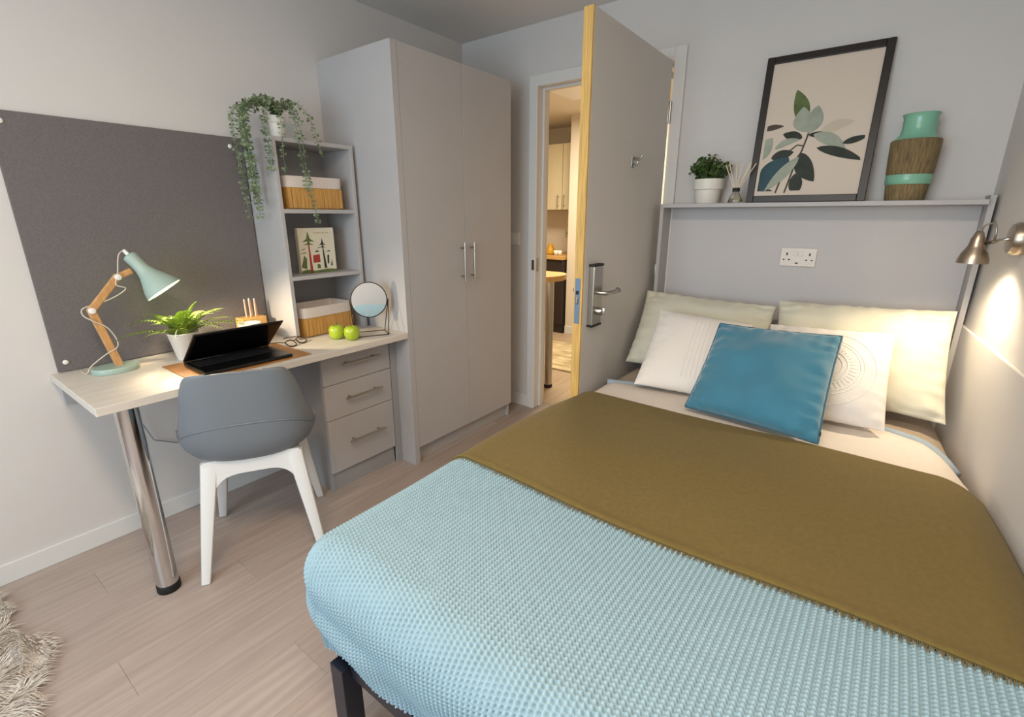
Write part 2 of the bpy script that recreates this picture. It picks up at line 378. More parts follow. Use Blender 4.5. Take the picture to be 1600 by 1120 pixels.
B(-1.958, -1.942, YB-.012, YB-.006, 1.146, 1.172, b=.002).build('rocker', 'white_plastic', t)

# wall reading lamp
lb = rwall(.53, 0, 1.235)
t = thing('wall_lamp', 'brushed nickel wall reading lamp lit above the bed', 'lamp', lb)
mt = frame_to(lb, nR)
MB().lathe([(.0, 0), (.046, 0), (.048, .006), (.048, .03), (.042, .04), (0, .042)], 36, mt).build('wall_base', 'brushed', t, smooth=True, angle=35)
sc = Vector((.238, 2.155, 1.253))
arm0 = lb+nR*.04
kn = sc+Vector((.02, -.004, -.035))
MB().tube([arm0, arm0.lerp(kn, .5), kn], .0055, 10).build('arm', 'steel', t, smooth=True)
MB().tube([kn.lerp(arm0, .35)+Vector((0, 0, 0)), kn.lerp(arm0, .33)+Vector((0, 0, .035)), kn.lerp(arm0, .18)+Vector((0, 0, .062)), kn+Vector((-.012, 0, .055)), sc+Vector((0, 0, -.002))], .003, 8).build('cord_loop', 'steel', t, smooth=True)
sh = MB().lathe([(.004, .004), (.010, .0), (.014, -.012), (.018, -.022), (.020, -.040), (.024, -.050), (.033, -.066), (.039, -.085), (.0405, -.098), (.0385, -.098), (.036, -.085), (.030, -.067), (.021, -.052), (.017, -.040), (.012, -.022)], 36, Matrix.Translation(sc)).build('shade', 'brushed', t, smooth=True, angle=60)
MB().lathe([(0, -.094), (.012, -.092), (.02, -.08), (.016, -.06), (0, -.05)], 20, Matrix.Translation(sc)).build('bulb', 'bulb', t, smooth=True)
l = bpy.data.lights.new('reading_bulb', 'SPOT'); l.energy = 12; l.color = (1, .83, .58); l.shadow_soft_size = .02; l.spot_size = math.radians(150); l.spot_blend = .7
o = bpy.data.objects.new('reading_bulb', l); o.location = sc+Vector((0, 0, -.101)); COL.objects.link(o)

# ------------------------------------------------------------------ wardrobe, desk, drawers, shelf box
def bar_handle(parent, p0, p1, out, r=.006):
    p0, p1, out = Vector(p0), Vector(p1), Vector(out)
    mb = MB().tube([p0+out, p1+out], r, 12)
    d = (p1-p0)
    for q in (.14, .86): mb.tube([p0+d*q, p0+d*q+out], r*.85, 10)
    return mb.build('handle', 'steel', parent, smooth=True, angle=40, label='brushed steel bar handle')
t = thing('wardrobe', 'tall grey two-door wardrobe with steel bar handles', 'wardrobe', (-2.1, 1.99, 0))
WX = -1.83
B(XL+.001, WX, 1.563, 1.598, 0, 2.03, b=.001, seg=1).build('side_panel', 'grey_board', t)
B(XL+.001, WX-.02, 2.405, 2.423, 0, 2.03, b=.001, seg=1).build('side_panel', 'grey_board', t)
B(XL+.001, WX-.02, 1.598, 2.405, 2.008, 2.028).build('top_panel', 'grey_board', t)
B(XL+.001, WX-.02, 1.598, 2.405, .09, .108).build('bottom_panel', 'grey_board', t)
B(XL+.001, XL+.01, 1.598, 2.405, .108, 2.008).build('back_panel', 'grey_board', t)
B(WX-.055, WX-.04, 1.598, 2.405, 0, .088).build('plinth', 'grey_board', t)
for ya, yb, hy in ((1.6005, 2.009, 1.972), (2.0115, 2.422, 2.05)):
    d = B(WX-.019, WX-.001, ya, yb, .092, 2.03, b=.0012, seg=1).build('door', 'grey_board', t)
    bar_handle(d, (WX-.001, hy, .955), (WX-.001, hy, 1.165), (.03, 0, 0))

t = thing('desk', 'pale wood-grain desk top on one chrome post leg', 'desk', (-2.1, .94, 0))
B(XL+.001, -1.825, .322, 1.561, .712, .740, b=.0015, seg=1).build('desk_top', 'worktop', t)
B(XL+.001, XL+.02, .34, 1.13, .618, .711, b=.001, seg=1).build('wall_batten', 'grey_board', t)
lg = MB().lathe([(.034, .025), (.034, .712)], 36, Matrix.Translation((-1.868, .405, 0))).build('leg', 'chrome', t, smooth=True, label='chrome tube leg')
MB().lathe([(0, 0), (.036, 0), (.037, .003), (.037, .026), (.035, .03)], 36, Matrix.Translation((-1.868, .405, 0))).build('foot', 'black_rubber', lg, smooth=True, angle=40)
t = thing('desk_cable', 'thin grey cable hanging under the desk against the wall', 'cable', (XL+.03, .7, .5))
MB().tube([(-2.20, .47, .71), (-2.22, .50, .66), (-2.28, .52, .60), (-2.34, .54, .5), (-2.36, .58, .38), (-2.362, .66, .335), (-2.362, .78, .345), (-2.362, .86, .42), (-2.362, .9, .55), (-2.35, .95, .71)], .0025, 6).build('lead', 'cable', t, smooth=True)

t = thing('drawer_pedestal', 'grey three-drawer pedestal under the desk beside the wardrobe', 'drawers', (-2.15, 1.33, 0))
PX = -1.94
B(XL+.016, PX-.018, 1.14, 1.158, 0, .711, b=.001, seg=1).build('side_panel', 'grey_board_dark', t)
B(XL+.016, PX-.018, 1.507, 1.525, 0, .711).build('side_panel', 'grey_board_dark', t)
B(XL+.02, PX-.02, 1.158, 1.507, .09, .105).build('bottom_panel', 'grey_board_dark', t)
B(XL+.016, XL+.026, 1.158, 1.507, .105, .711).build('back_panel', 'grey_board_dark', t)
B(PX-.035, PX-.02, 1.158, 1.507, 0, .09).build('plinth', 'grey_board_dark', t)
for za, zb in ((.100, .3705), (.3735, .5435), (.5465, .708)):
    d = B(PX-.018, PX, 1.1415, 1.5235, za, zb, b=.0012, seg=1).build('drawer', 'grey_board', t)
    B(XL+.06, PX-.018, 1.162, 1.503, za+.02, zb-.03).build('drawer_box', 'grey_board', d)
    zh = (za+zb)/2+.012
    bar_handle(d, (PX, 1.235, zh), (PX, 1.445, zh), (.032, 0, 0), .0055)
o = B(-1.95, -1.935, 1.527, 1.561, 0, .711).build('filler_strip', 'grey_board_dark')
tag(o, 'narrow grey filler strip between drawers and wardrobe', 'panel')

t = thing('shelf_box', 'tall grey open shelf box standing on the desk', 'shelf', (-2.25, 1.34, .7405))
UX = -2.125; UY0, UY1, UZ0, UZ1 = 1.145, 1.545, .7405, 1.625
B(XL+.001, UX, UY0, UY0+.018, UZ0, UZ1, b=.001, seg=1).build('side_panel', 'grey_board', t)
B(XL+.001, UX, UY1-.018, UY1, UZ0, UZ1, b=.001, seg=1).build('side_panel', 'grey_board', t)
B(XL+.001, UX, UY0+.018, UY1-.018, UZ1-.018, UZ1, b=.001, seg=1).build('top_panel', 'grey_board', t)
for z in (1.034, 1.331): B(XL+.011, UX, UY0+.018, UY1-.018, z-.018, z, b=.001, seg=1).build('shelf', 'grey_board', t)
B(XL+.002, XL+.01, UY0+.018, UY1-.018, UZ0, UZ1-.018).build('back_panel', 'grey_board_dark', t)

t = thing('noticeboard', 'dark grey fabric noticeboard on the wall above the desk', 'noticeboard', (XL, .74, 1.19))
B(XL+.001, XL+.014, .345, 1.14, .744, 1.633, b=.002).build('fabric_panel', 'board_fabric', t)
for y, z in ((1.085, 1.595), (.372, .778), (.372, 1.60), (1.085, .778)):
    MB().lathe([(.009, 0), (.009, .003), (.006, .005), (0, .0055)], 16, frame_to((XL+.0135, y, z), (1, 0, 0))).build('screw_cap', 'white_plastic', t, smooth=True)

# storage baskets and book
def basket(name, label, cy, z, x1, tiltz=0):
    t = thing(name, label, 'basket', (x1-.095, cy, z), tiltz, group=None)
    W, D, H = .14, .088, .095
    def shell(z0, z1, o0, o1):
        mb = MB(); N = 48
        def pt(k, o):
            a = 2*PI*k/N; c, s_ = math.cos(a), math.sin(a); e = .22
            return (math.copysign(abs(c)**e, c)*(D+o), math.copysign(abs(s_)**e, s_)*(W+o))
        rows = [(z0, o0), (z1, o1), (z1, o1-.008), (z0+.004, o0-.008)]
        vs = [(*pt(k, o), zz) for zz, o in rows for k in range(N)]
        fs = [(i*N+k, i*N+(k+1) % N, (i+1)*N+(k+1) % N, (i+1)*N+k) for i in range(3) for k in range(N)]
        fs.append(tuple(reversed(range(N)))); fs.append(tuple(3*N+k for k in range(N)))
        return mb.add(vs, fs)
    shell(0.001, H, -.006, .0).build('bamboo_body', 'bamboo', t, world=False, smooth=True, angle=50)
    shell(H-.002, H+.046, .003, .004).build('cloth_liner', 'liner', t, world=False, smooth=True, angle=50)
    # vertical bamboo slats
    for k in range(14):
        y = -W+.012+k*(2*W-.024)/13
        B(D-.0035, D-.0005, y-.0086, y+.0086, .004, H-.004, b=.0008, seg=1).build('bamboo_slat', 'bamboo', t, world=False)
    return t
basket('storage_basket', 'bamboo basket with cloth rim on the topmost shelf of the box', 1.335, 1.3315, UX-.006)
basket('storage_basket', 'bamboo basket with cloth rim at desk level inside the box', 1.33, .7408, UX-.004, .05)

t = thing('book', 'upright book with forest illustration on the middle shelf of the box', 'book', (-2.2, 1.348, 1.035), -.10)
B(-.03, 0, -.09, .09, 0, .212, b=.0012, seg=1).build('cover', mat('bookcover', 'd5cdb6', .5), t, world=False)
B(-.027, -.003, -.0885, .0915, .002, .2105).build('pages', 'paper', t, world=False)
MF = Matrix(((0, 0, 1, .0003), (1, 0, 0, 0), (0, 1, 0, 0), (0, 0, 0, 1)))   # (x,y)->(local y, local z) on the cover front
def cover(name, m, polys, tt=.0004):
    for p in polys: MB().prism(p, MF, tt).build(name, m, t, world=False)
def pine_poly(cx, z0, w, h): return [(cx-w, z0), (cx-w*.3, z0+h*.3), (cx, z0+h), (cx+w*.3, z0+h*.3), (cx+w, z0), (cx, z0+h*.08)]
cover('printed_pine', 'print_green', [pine_poly(-.042, .147, .030, .050), pine_poly(-.042, .133, .026, .025)])
cover('printed_trunk', 'print_red', [[(-.046, .0), (-.032, .0), (-.039, .135), (-.045, .135)], [(-.028, .048), (.008, .05), (.008, .088), (-.026, .084)]], .0003)
cover('printed_pine', 'print_dark', [pine_poly(.026, .130, .017, .034), pine_poly(.026, .118, .015, .02), [(.026, .02), (.040, .02), (.029, .12), (.025, .12)]], .0005)
cover('printed_branch', 'print_dark', [[(-.088, .108), (-.064, .113), (-.062, .118), (-.075, .113)], [(-.088, .092), (-.060, .096), (-.058, .10), (-.075, .097)], [(-.012, .113), (.012, .118), (.010, .124), (0, .116)], [(-.014, .098), (.010, .100), (-.006, .108)], [(.036, .10), (.066, .098), (.06, .104)], [(.044, .04), (.052, .04), (.056, .085), (.046, .08)], [(.06, .03), (.07, .03), (.068, .06)]], .0005)
cover('printed_grass', 'print_green', [[(-.09, .0), (.09, .0), (.09, .012), (.04, .016), (-.02, .01), (-.06, .018), (-.09, .012)], [(-.088, .03), (-.062, .02), (-.058, .07), (-.07, .085)], [(-.010, .02), (.008, .02), (.005, .04), (-.008, .042)]], .0003)
cover('printed_title_mark', 'print_tan', [[(-.012+i*.007, .186), (-.0075+i*.007, .186), (-.0075+i*.007, .1905+.002*(i % 3 == 0)), (-.012+i*.007, .1905+.002*(i % 3 == 0))] for i in range(11)])

# ------------------------------------------------------------------ desk things
t = thing('desk_lamp', 'sage green desk lamp with jointed wooden arm, switched on', 'lamp', (-2.235, .485, .7405))
LX = -2.235
bs = MB(); N = 40
mtb = Matrix.Translation((LX, .485, .7405)) @ Matrix.Diagonal((.85, 1.1, 1, 1))
bs.lathe([(0, 0), (.064, 0), (.066, .003), (.066, .017), (.063, .021), (0, .021)], N, mtb).build('base', 'sage_metal', t, smooth=True, angle=35)
def plank_arm(y0, z0, y1, z1, wd, th, name):
    d = Vector((0, y1-y0, z1-z0)); L = d.length
    mt = frame_to((LX, y0, z0), d, (1, 0, 0))
    return B(-th/2, th/2, -wd/2, wd/2, -.008, L+.008, b=.004, mtx=mt).build(name, 'lampwood', t)
plank_arm(.497, .765, .455, .975, .026, .016, 'lower_arm')
plank_arm(.455, .975, .552, 1.086, .026, .012, 'upper_arm')
plank_arm(.552, 1.086, .592, 1.103, .022, .016, 'head_arm')
for y, z in ((.455, .975), (.552, 1.086)):
    MB().lathe([(.011, -.014), (.011, .014), (.006, .017), (0, .017)], 16, frame_to((LX, y, z), (1, 0, 0)), cap0=True).build('joint_screw', 'white_plastic', t, smooth=True, angle=40)
ax0 = Vector((LX, .600, 1.163)); ax1 = Vector((LX+.052, .674, 1.029)); axd = (ax1-ax0).normalized()
ms = frame_to(ax0, axd)
sh = MB().lathe([(0, .0), (.017, .0), (.0235, .006), (.024, .012), (.0225, .035), (.024, .06), (.031, .085), (.045, .112), (.060, .140), (.068, .163), (.066, .163), (.058, .141), (.043, .113), (.029, .087), (.021, .06), (0, .03)], 40, ms).build('shade', 'sage_metal', t, smooth=True, angle=50)
MB().lathe([(0, -.022), (.006, -.022), (.007, 0)], 14, ms).build('cable_grip', 'white_plastic', sh, smooth=True)
MB().lathe([(0, .155), (.018, .150), (.027, .132), (.02, .11), (0, .095)], 22, ms).build('bulb', 'bulb', t, smooth=True)
cp = [ax0-axd*.02, ax0+Vector((0, -.03, .0)), Vector((LX+.012, .553, 1.10)), Vector((LX+.014, .54, 1.06)), Vector((LX+.02, .565, 1.045)), Vector((LX+.012, .535, 1.02)), Vector((LX, .49, 1.0)), Vector((LX-.005, .435, .985)), Vector((LX, .43, .96)), Vector((LX+.012, .45, .94)), Vector((LX+.014, .485, .91)), Vector((LX+.012, .505, .86)), Vector((LX+.012, .50, .83)), Vector((LX+.005, .465, .81)), Vector((LX-.02, .42, .77)), Vector((LX-.03, .405, .7435)), Vector((LX-.1, .40, .7435))]
def smooth_path(pts, n=4):
    out = []
    P = [pts[0]]+list(pts)+[pts[-1]]
    for i in range(1, len(P)-2):
        for k in range(n):
            s = k/n; a, b, c, d = P[i-1], P[i], P[i+1], P[i+2]
            out.append(.5*((2*b)+(c-a)*s+(2*a-5*b+4*c-d)*s*s+(3*b-a-3*c+d)*s**3))
    return out+[pts[-1]]
MB().tube(smooth_path(cp), .0022, 6).build('power_cable', 'cable_cream', t, smooth=True)
l = bpy.data.lights.new('desk_bulb', 'SPOT'); l.energy = 24; l.color = (1, .82, .54); l.shadow_soft_size = .025; l.spot_size = math.radians(140); l.spot_blend = .6
o = bpy.data.objects.new('desk_bulb', l); COL.objects.link(o); o.matrix_world = frame_to(ax0+axd*.158, -axd)

# fern in a white pot
t = thing('potted_fern', 'bright green fern in a white tapered pot on the desk', 'plant', (-2.205, .716, .7405))
MB().lathe([(0, 0), (.034, 0), (.036, .004), (.055, .108), (.057, .110), (.055, .112), (.052, .110), (.048, .09), (0, .09)], 36).build('pot', 'pot_white', t, smooth=True, angle=50, world=False)
MB().lathe([(.0485, .092), (.03, .097), (0, .099)], 24).build('soil', 'soil', t, smooth=True, world=False)
random.seed(11)
def frond(L, az, lift, droop):
    mb = MB(); n = 19; pts = []
    for i in range(n+1):
        s = i/n
        r = L*(s*math.cos(lift)+.1*s*s); z = L*(math.sin(lift)*s-droop*s**2.4)
        pts.append(Vector((r*math.cos(az), r*math.sin(az), .095+z)))
    mb.tube(pts, .0014, 4, r1=.0005)
    side = Vector((-math.sin(az), math.cos(az), 0))
    for i in range(4, n+1):
        s = i/n; p = pts[i]; tng = (pts[i]-pts[i-1]).normalized(); nrm = side.cross(tng)
        ln = .026*math.sin(PI*min(1, .2+s*.78))**.7*(L/.18)**.5+.003
        for sg in (-1, 1):
            d = (side*sg*.92+tng*.30-nrm*.0+Vector((0, 0, -.12))).normalized(); wv = tng*.0024+Vector((0, 0, .0008))
            e = p+d*ln; mdl = p+d*ln*.5+Vector((0, 0, .001))
            mb.add([p-wv*.5, p+wv*.5, mdl+wv, e, mdl-wv], [(0, 1, 2, 3, 4)])
    return mb
NF = 40
for i in range(NF):
    ring = i % 3
    az = i*2.399+random.uniform(-.2, .2); L = random.uniform(.19, .26) if ring else random.uniform(.17, .22)
    lift = [1.28, 1.0, .62][ring]+random.uniform(-.12, .12)
    dxw = math.cos(az)
    if dxw < -.3: L *= .62
    frond(L, az, lift, .30+.3*random.random()).build('frond', 'fern', t, world=False)

# pencil holder and mug
t = thing('pencil_block', 'wooden block holding pencils against the noticeboard', 'pencil holder', (-2.318, 1.04, .7405))
B(-.035, .035, -.056, .056, 0, .108, b=.003).build('block', 'oak', t, world=False)
random.seed(3)
for i, (dx, dy, ln) in enumerate([(0, -.022, .175), (.004, -.004, .178), (-.004, .008, .17), (.006, .018, .174), (-.002, .028, .172)]):
    p = thing('pencil', 'pale pink pencil standing in the wooden block', 'pencil', (-2.318+dx, 1.043+dy, .7405+.1085), group='pencils in the wooden block')
    lean = (random.uniform(-.004, .004), random.uniform(-.005, .005))
    MB().tube([(0, 0, .0), (lean[0], lean[1], ln-.098)], .0038, 6).build('shaft', mat('pencil%d' % i, 'd8b09a', .5), p, world=False)
    MB().tube([(lean[0], lean[1], ln-.098), (lean[0], lean[1], ln-.091)], .0038, 6, r1=.002).build('tip', 'white_plastic', p, world=False)
t = thing('mug', 'white mug with dark print in front of the wooden block', 'mug', (-2.234, .992, .7405))
MB().lathe([(0, 0), (.040, 0), (.044, .005), (.046, .098), (.043, .098), (.040, .008), (0, .008)], 32).build('body', 'pot_white', t, smooth=True, angle=50, world=False)
MB().tube(smooth_path([Vector((.008, .044, .08)), Vector((.012, .066, .077)), Vector((.013, .072, .052)), Vector((.012, .062, .028)), Vector((.008, .042, .022))]), .005, 8).build('handle', 'pot_white', t, smooth=True, world=False)
mb = MB()
for i in range(7):
    a = -.55+i*.13; mb.box(.0450, .0466, -.0035, .0035, .062+.004*(i % 2), .080-.003*(i % 3), mtx=Matrix.Rotation(a, 4, 'Z'))
mb.build('print', 'slot', t, world=False)['kind'] = 'stuff'

# laptop on a leather mat
o = B(-2.15, -1.855, .605, 1.055, .7403, .7435, b=.0012, seg=1).build('desk_mat', 'leather'); tag(o, 'tan leather desk mat under the laptop', 'desk mat')
t = thing('laptop', 'black half-closed laptop on the leather desk mat', 'laptop', (-1.98, .82, .7438))
lm = Matrix.Translation((-1.98, .82, .7438)) @ Matrix.Rotation(-.03, 4, 'Z')
B(-.105, .105, -.165, .165, 0, .014, b=.004, mtx=lm).build('base', 'laptop', t)
for r in range(5):
    for c in range(13):
        x0 = -.082+r*.019; y0 = -.148+c*.0229
        B(x0, x0+.0155, y0, y0+.0195, .0135, .0155, b=.0008, seg=1, mtx=lm).build('key', 'keys', t)
B(.03, .09, -.05, .05, .0138, .0144, mtx=lm).build('touchpad', 'laptop', t)
hm = lm @ Matrix.Translation((-.103, 0, .012)) @ Matrix.Rotation(math.radians(-38), 4, 'Y')
ld = B(0, .214, -.165, .165, .001, .008, b=.003, mtx=hm).build('lid', 'laptop', t)
B(.012, .202, -.153, .153, -.0002, .0012, mtx=hm).build('screen', 'screen', ld)
MB().tube([lm @ Vector((-.103, -.12, .012)), lm @ Vector((-.103, .12, .012))], .006, 10).build('hinge', 'laptop', t, smooth=True)

# spectacles
t = thing('spectacles', 'tortoiseshell spectacles lying on the desk beside the laptop', 'glasses', (-2.06, 1.105, .7405), .35)
fr = MB()
def ringpts(cy): return [Vector((-.016*math.copysign(abs(math.sin(a))**.75, math.sin(a)), cy+.025*math.copysign(abs(math.cos(a))**.75, math.cos(a)), .0135+.0105*math.copysign(abs(math.sin(a))**.75, math.sin(a)))) for a in [i*2*PI/24 for i in range(25)]]
for cy in (-.033, .033):
    fr.tube(ringpts(cy), .003, 6, cap=False)
fr.tube([(-.008, -.010, .018), (-.008, 0, .0205), (-.008, .010, .018)], .0026, 6).build('rims', 'tortoise', t, smooth=True, world=False)
for sg in (-1, 1):
    MB().tube([(-.012, sg*.057, .02), (-.03, sg*.062, .022), (-.10, sg*.062, .012), (-.125, sg*.06, .003)], .0022, 6).build('temple', 'tortoise', t, smooth=True, world=False)

# apples
def apple(loc, rz, label):
    t = thing('apple', label, 'apple', loc, rz)
    MB().lathe([(0, .006), (.01, .002), (.018, .0), (.028, .006), (.035, .022), (.0365, .038), (.033, .054), (.023, .064), (.012, .0655), (.005, .061), (0, .056)], 32).build('flesh', 'apple', t, smooth=True, world=False)
    MB().tube([(0, 0, .056), (.001, .001, .066), (.004, .002, .075)], .0012, 6).build('stalk', 'stem', t, smooth=True, world=False)
apple((-2.008, 1.282, .7405), .4, 'green apple on the desk tucked behind the other apple')
apple((-1.934, 1.314, .7405), 2.1, 'green apple on the desk right beside the mirror stand')

# round table mirror
mc = Vector((-1.95, 1.437, .912)); mn = Vector((.86, -.46, .02)).normalized(); mx = Vector((mn.y, -mn.x, 0)).normalized()*-1
t = thing('table_mirror', 'round table mirror on a bent wire stand', 'mirror', (-1.95, 1.437, .7405))
mm = frame_to(mc, mn)
MB().lathe([(0, -.005), (.085, -.005), (.087, -.002), (.087, .004), (.083, .005), (.083, .003), (0, .003)], 48, mm).build('frame', 'copperwire', t, smooth=True, angle=40)
MB().lathe([(.0825, .0034), (0, .0034)], 48, mm).build('glass', 'mirror', t)
hz = Vector((mx.x, mx.y, 0)); bk = Vector((mn.x, mn.y, 0)).normalized()
pv = [mc+hz*s*.091 for s in (-1, 1)]
z0 = .7428
fb = [[Vector((mc.x, mc.y, z0))+hz*s*.075+bk*q for q in (.045, -.06)] for s in (-1, 1)]
wr = MB()
for i in range(2):
    wr.tube([fb[i][0], pv[i]], .002, 6); wr.tube([pv[i], fb[i][1]], .002, 6); wr.tube([fb[i][0], fb[i][1]], .002, 6)
wr.tube([fb[0][0], fb[1][0]], .002, 6); wr.tube([fb[0][1], fb[1][1]], .002, 6)
wr.build('wire_stand', 'copperwire', t, smooth=True)

# trailing plant on top of the shelf box
t = thing('trailing_plant', 'trailing eucalyptus plant in a white pot on top of the shelf box', 'plant', (-2.20, 1.222, 1.6255))
MB().lathe([(0, 0), (.028, 0), (.030, .004), (.032, .062), (.035, .064), (.035, .09), (.032, .09), (.03, .078), (0, .078)], 30).build('pot', 'pot_white', t, smooth=True, angle=50, world=False)
MB().lathe([(.03, .08), (0, .086)], 20).build('soil', 'soil', t, smooth=True, world=False)
random.seed(21)
def vine(ctrl, sz=.0135, gap=.014):
    path = smooth_path([Vector(c) for c in ctrl], 10); mb = MB(); mb.tube(path, .0012, 4)
    acc = 0
    for i in range(1, len(path)):
        acc += (path[i]-path[i-1]).length
        while acc > gap:
            acc -= gap; p = path[i]; tg = (path[i]-path[i-1]).normalized()
            a0 = random.uniform(0, 6.28)
            for q in (0, PI):
                s1 = tg.orthogonal().normalized(); s2 = tg.cross(s1)
                d = (s1*math.cos(a0+q)+s2*math.sin(a0+q)+tg*.3+Vector((0, 0, random.uniform(-.2, .4)))).normalized()
                L = sz*random.uniform(.75, 1.35); wd = d.cross(Vector((random.uniform(-1, 1), random.uniform(-1, 1), random.uniform(-1, 1)))).normalized()*L*.40
                c0 = p+d*.003
                mb.add([c0, c0+d*L*.35+wd*.9, c0+d*L*.75+wd*.8, c0+d*L, c0+d*L*.75-wd*.8, c0+d*L*.35-wd*.9], [(0, 1, 2, 3, 4, 5)])
    return mb
cx, cy = -2.20, 1.222
VN = []
for i in range(14):      # curtain of stems over the left side, out past the side panel
    y = random.uniform(1.05, 1.128); x = random.uniform(-2.30, -2.10); zb = random.choice([1.52, 1.46, 1.40, 1.36, 1.33, 1.30, 1.49, 1.43, 1.55])
    VN.append([(cx, cy, 1.71), (cx+(x-cx)*.3, cy-.04, 1.765+random.uniform(-.02, .02)), (x, y+.015, 1.735), (x+.0, y-.004, 1.66), (x+random.uniform(-.015, .015), y+random.uniform(-.005, .01), (1.66+zb)/2), (x+random.uniform(-.02, .02), y+.008, zb)])
for i in range(9):      # short stems rising round the pot
    a = random.uniform(0, 6.28)
    VN.append([(cx, cy, 1.71), (cx+.03*math.cos(a), cy+.03*math.sin(a), 1.76), (cx+.07*math.cos(a), cy+.07*math.sin(a), 1.765), (cx+.09*math.cos(a), cy+.09*math.sin(a), 1.725)])
VN.append([(cx, cy, 1.71), (cx+.05, cy+.03, 1.765), (-2.098, 1.262, 1.72), (-2.092, 1.268, 1.60), (-2.094, 1.274, 1.45), (-2.09, 1.288, 1.36), (-2.096, 1.302, 1.27)])
VN.append([(cx, cy, 1.71), (cx+.04, cy+.06, 1.775), (-2.12, 1.322, 1.73), (-2.095, 1.335, 1.65), (-2.093, 1.355, 1.56)])
VN.append([(cx, cy, 1.71), (cx+.05, cy+.02, 1.77), (-2.105, 1.245, 1.73), (-2.095, 1.25, 1.62), (-2.097, 1.262, 1.50), (-2.095, 1.27, 1.42)])
VN.append([(cx, cy, 1.71), (cx+.03, cy-.03, 1.77), (-2.115, 1.19, 1.71), (-2.10, 1.18, 1.60), (-2.10, 1.175, 1.47)])
for v in VN: vine(v).build('vine', 'vine', t)

# ------------------------------------------------------------------ shelf things
SZ = 1.3592
t = thing('small_potted_plant', 'small leafy plant in a white stepped pot on the bed shelf', 'plant', (-.727, 2.55, SZ))
MB().lathe([(0, 0), (.052, 0), (.055, .004), (.060, .062), (.069, .066), (.071, .112), (.066, .112), (.062, .09), (0, .09)], 36).build('pot', 'pot_white', t, smooth=True, angle=45, world=False)
MB().lathe([(.062, .094), (0, .1)], 20).build('soil', 'soil', t, smooth=True, world=False)
random.seed(5)
for i in range(34):
    a = random.uniform(0, 6.28); rr = .092*math.sqrt(random.random()); h = .10*(1-(rr/.115)**2)+random.uniform(.0, .025)
    e = Vector((min(rr*1.1*math.cos(a), .12), min(rr*.62*math.sin(a), .06), .11+h*.92)); s0 = Vector((rr*.4*math.cos(a), rr*.35*math.sin(a), .09))
    vine([s0, s0.lerp(e, .5)+Vector((0, 0, .012)), e], .017, .0105).build('sprig', 'herb', t, world=False)

t = thing('reed_diffuser', 'glass reed diffuser bottle with reeds on the bed shelf', 'diffuser', (-.588, 2.505, SZ))
MB().lathe([(0, 0), (.030, 0), (.032, .003), (.024, .03), (.014, .046), (.013, .055), (.011, .055), (.011, .046), (.021, .029), (.028, .006), (0, .006)], 28).build('bottle', 'glass', t, smooth=True, angle=50, world=False)
MB().lathe([(0, .0062), (.0275, .0065), (.024, .02), (0, .02)], 24).build('oil', 'oil', t, smooth=True, angle=50, world=False)
MB().lathe([(.0145, .05), (.016, .051), (.016, .066), (.0145, .067), (.0, .067)], 24).build('collar', 'slot', t, smooth=True, angle=40, world=False)
for dx, dy in ((-.075, .01), (-.045, -.02), (-.02, .02), (.02, -.01), (.055, .0), (.085, .015), (.07, -.02)):
    MB().tube([(dx*.08, dy*.1, .02), (dx*.16, dy*.3, .067), (dx*.8, dy, .17)], .0021, 5).build('reed', 'reed', t, world=False)

# leaning picture
t = thing('framed_print', 'dark framed botanical print leaning on the wall above the bed', 'picture', (-.32, 2.545, SZ))
pm_ = Matrix.Translation((-.32, 2.540, SZ+.001)) @ Matrix.Rotation(math.radians(-7.2), 4, 'X')   # local x right, z up
PW, PH, FW = .226, .612, .029
# member order: x span, y depth (front -y), z
B(-PW, -PW+FW, -.011, .011, 0, PH, b=.002, mtx=pm_).build('frame_side', 'frame_dark', t)
B(PW-FW, PW, -.011, .011, 0, PH, b=.002, mtx=pm_).build('frame_side', 'frame_dark', t)
B(-PW+FW, PW-FW, -.011, .011, 0, FW, b=.002, mtx=pm_).build('frame_bottom', 'frame_dark', t)
B(-PW+FW, PW-FW, -.011, .011, PH-FW, PH, b=.002, mtx=pm_).build('frame_top', 'frame_dark', t)
pp = B(-PW+FW, PW-FW, -.003, .004, FW, PH-FW, mtx=pm_).build('paper', 'paper', t)
# the print: pixel positions in the picture turned into paper coordinates (0..1 across, 0..1 up)
IW, IH = 2*(PW-FW), PH-2*FW
def pxy(u, v): return (-PW+FW+u*IW, FW+v*IH)
layer = [0]
def leaf(name, m, p0, p1, wd, bend=0, cut=None):
    a, b = Vector(pxy(*p0)), Vector(pxy(*p1)); d = b-a; n = Vector((-d.y, d.x)); n = n/n.length
    pts = []
    K = 12
    for i in range(K+1):
        s = i/K; wv = wd*math.sin(PI*s**.85)**.8 if 0 < s < 1 else 0
        c = a+d*s+n*bend*math.sin(PI*s); pts.append((c, wv))
    up_ = [(c+n*wv) for c, wv in pts]; lo = [(c-n*wv) for c, wv in reversed(pts[1:-1])]
    layer[0] += 1; y = -.0031-.00012*layer[0]
    x0, x1 = -PW+FW+.012, PW-FW-.012; z0_ = FW+.02
    poly = [(min(max(q.x, x0), x1), max(q.y, z0_)) for q in up_+lo]
    mt = pm_ @ Matrix(((1, 0, 0, 0), (0, 0, 1, y), (0, 1, 0, 0), (0, 0, 0, 1)))
    MB().prism(poly, mt, .0001).build(name, m, pp)
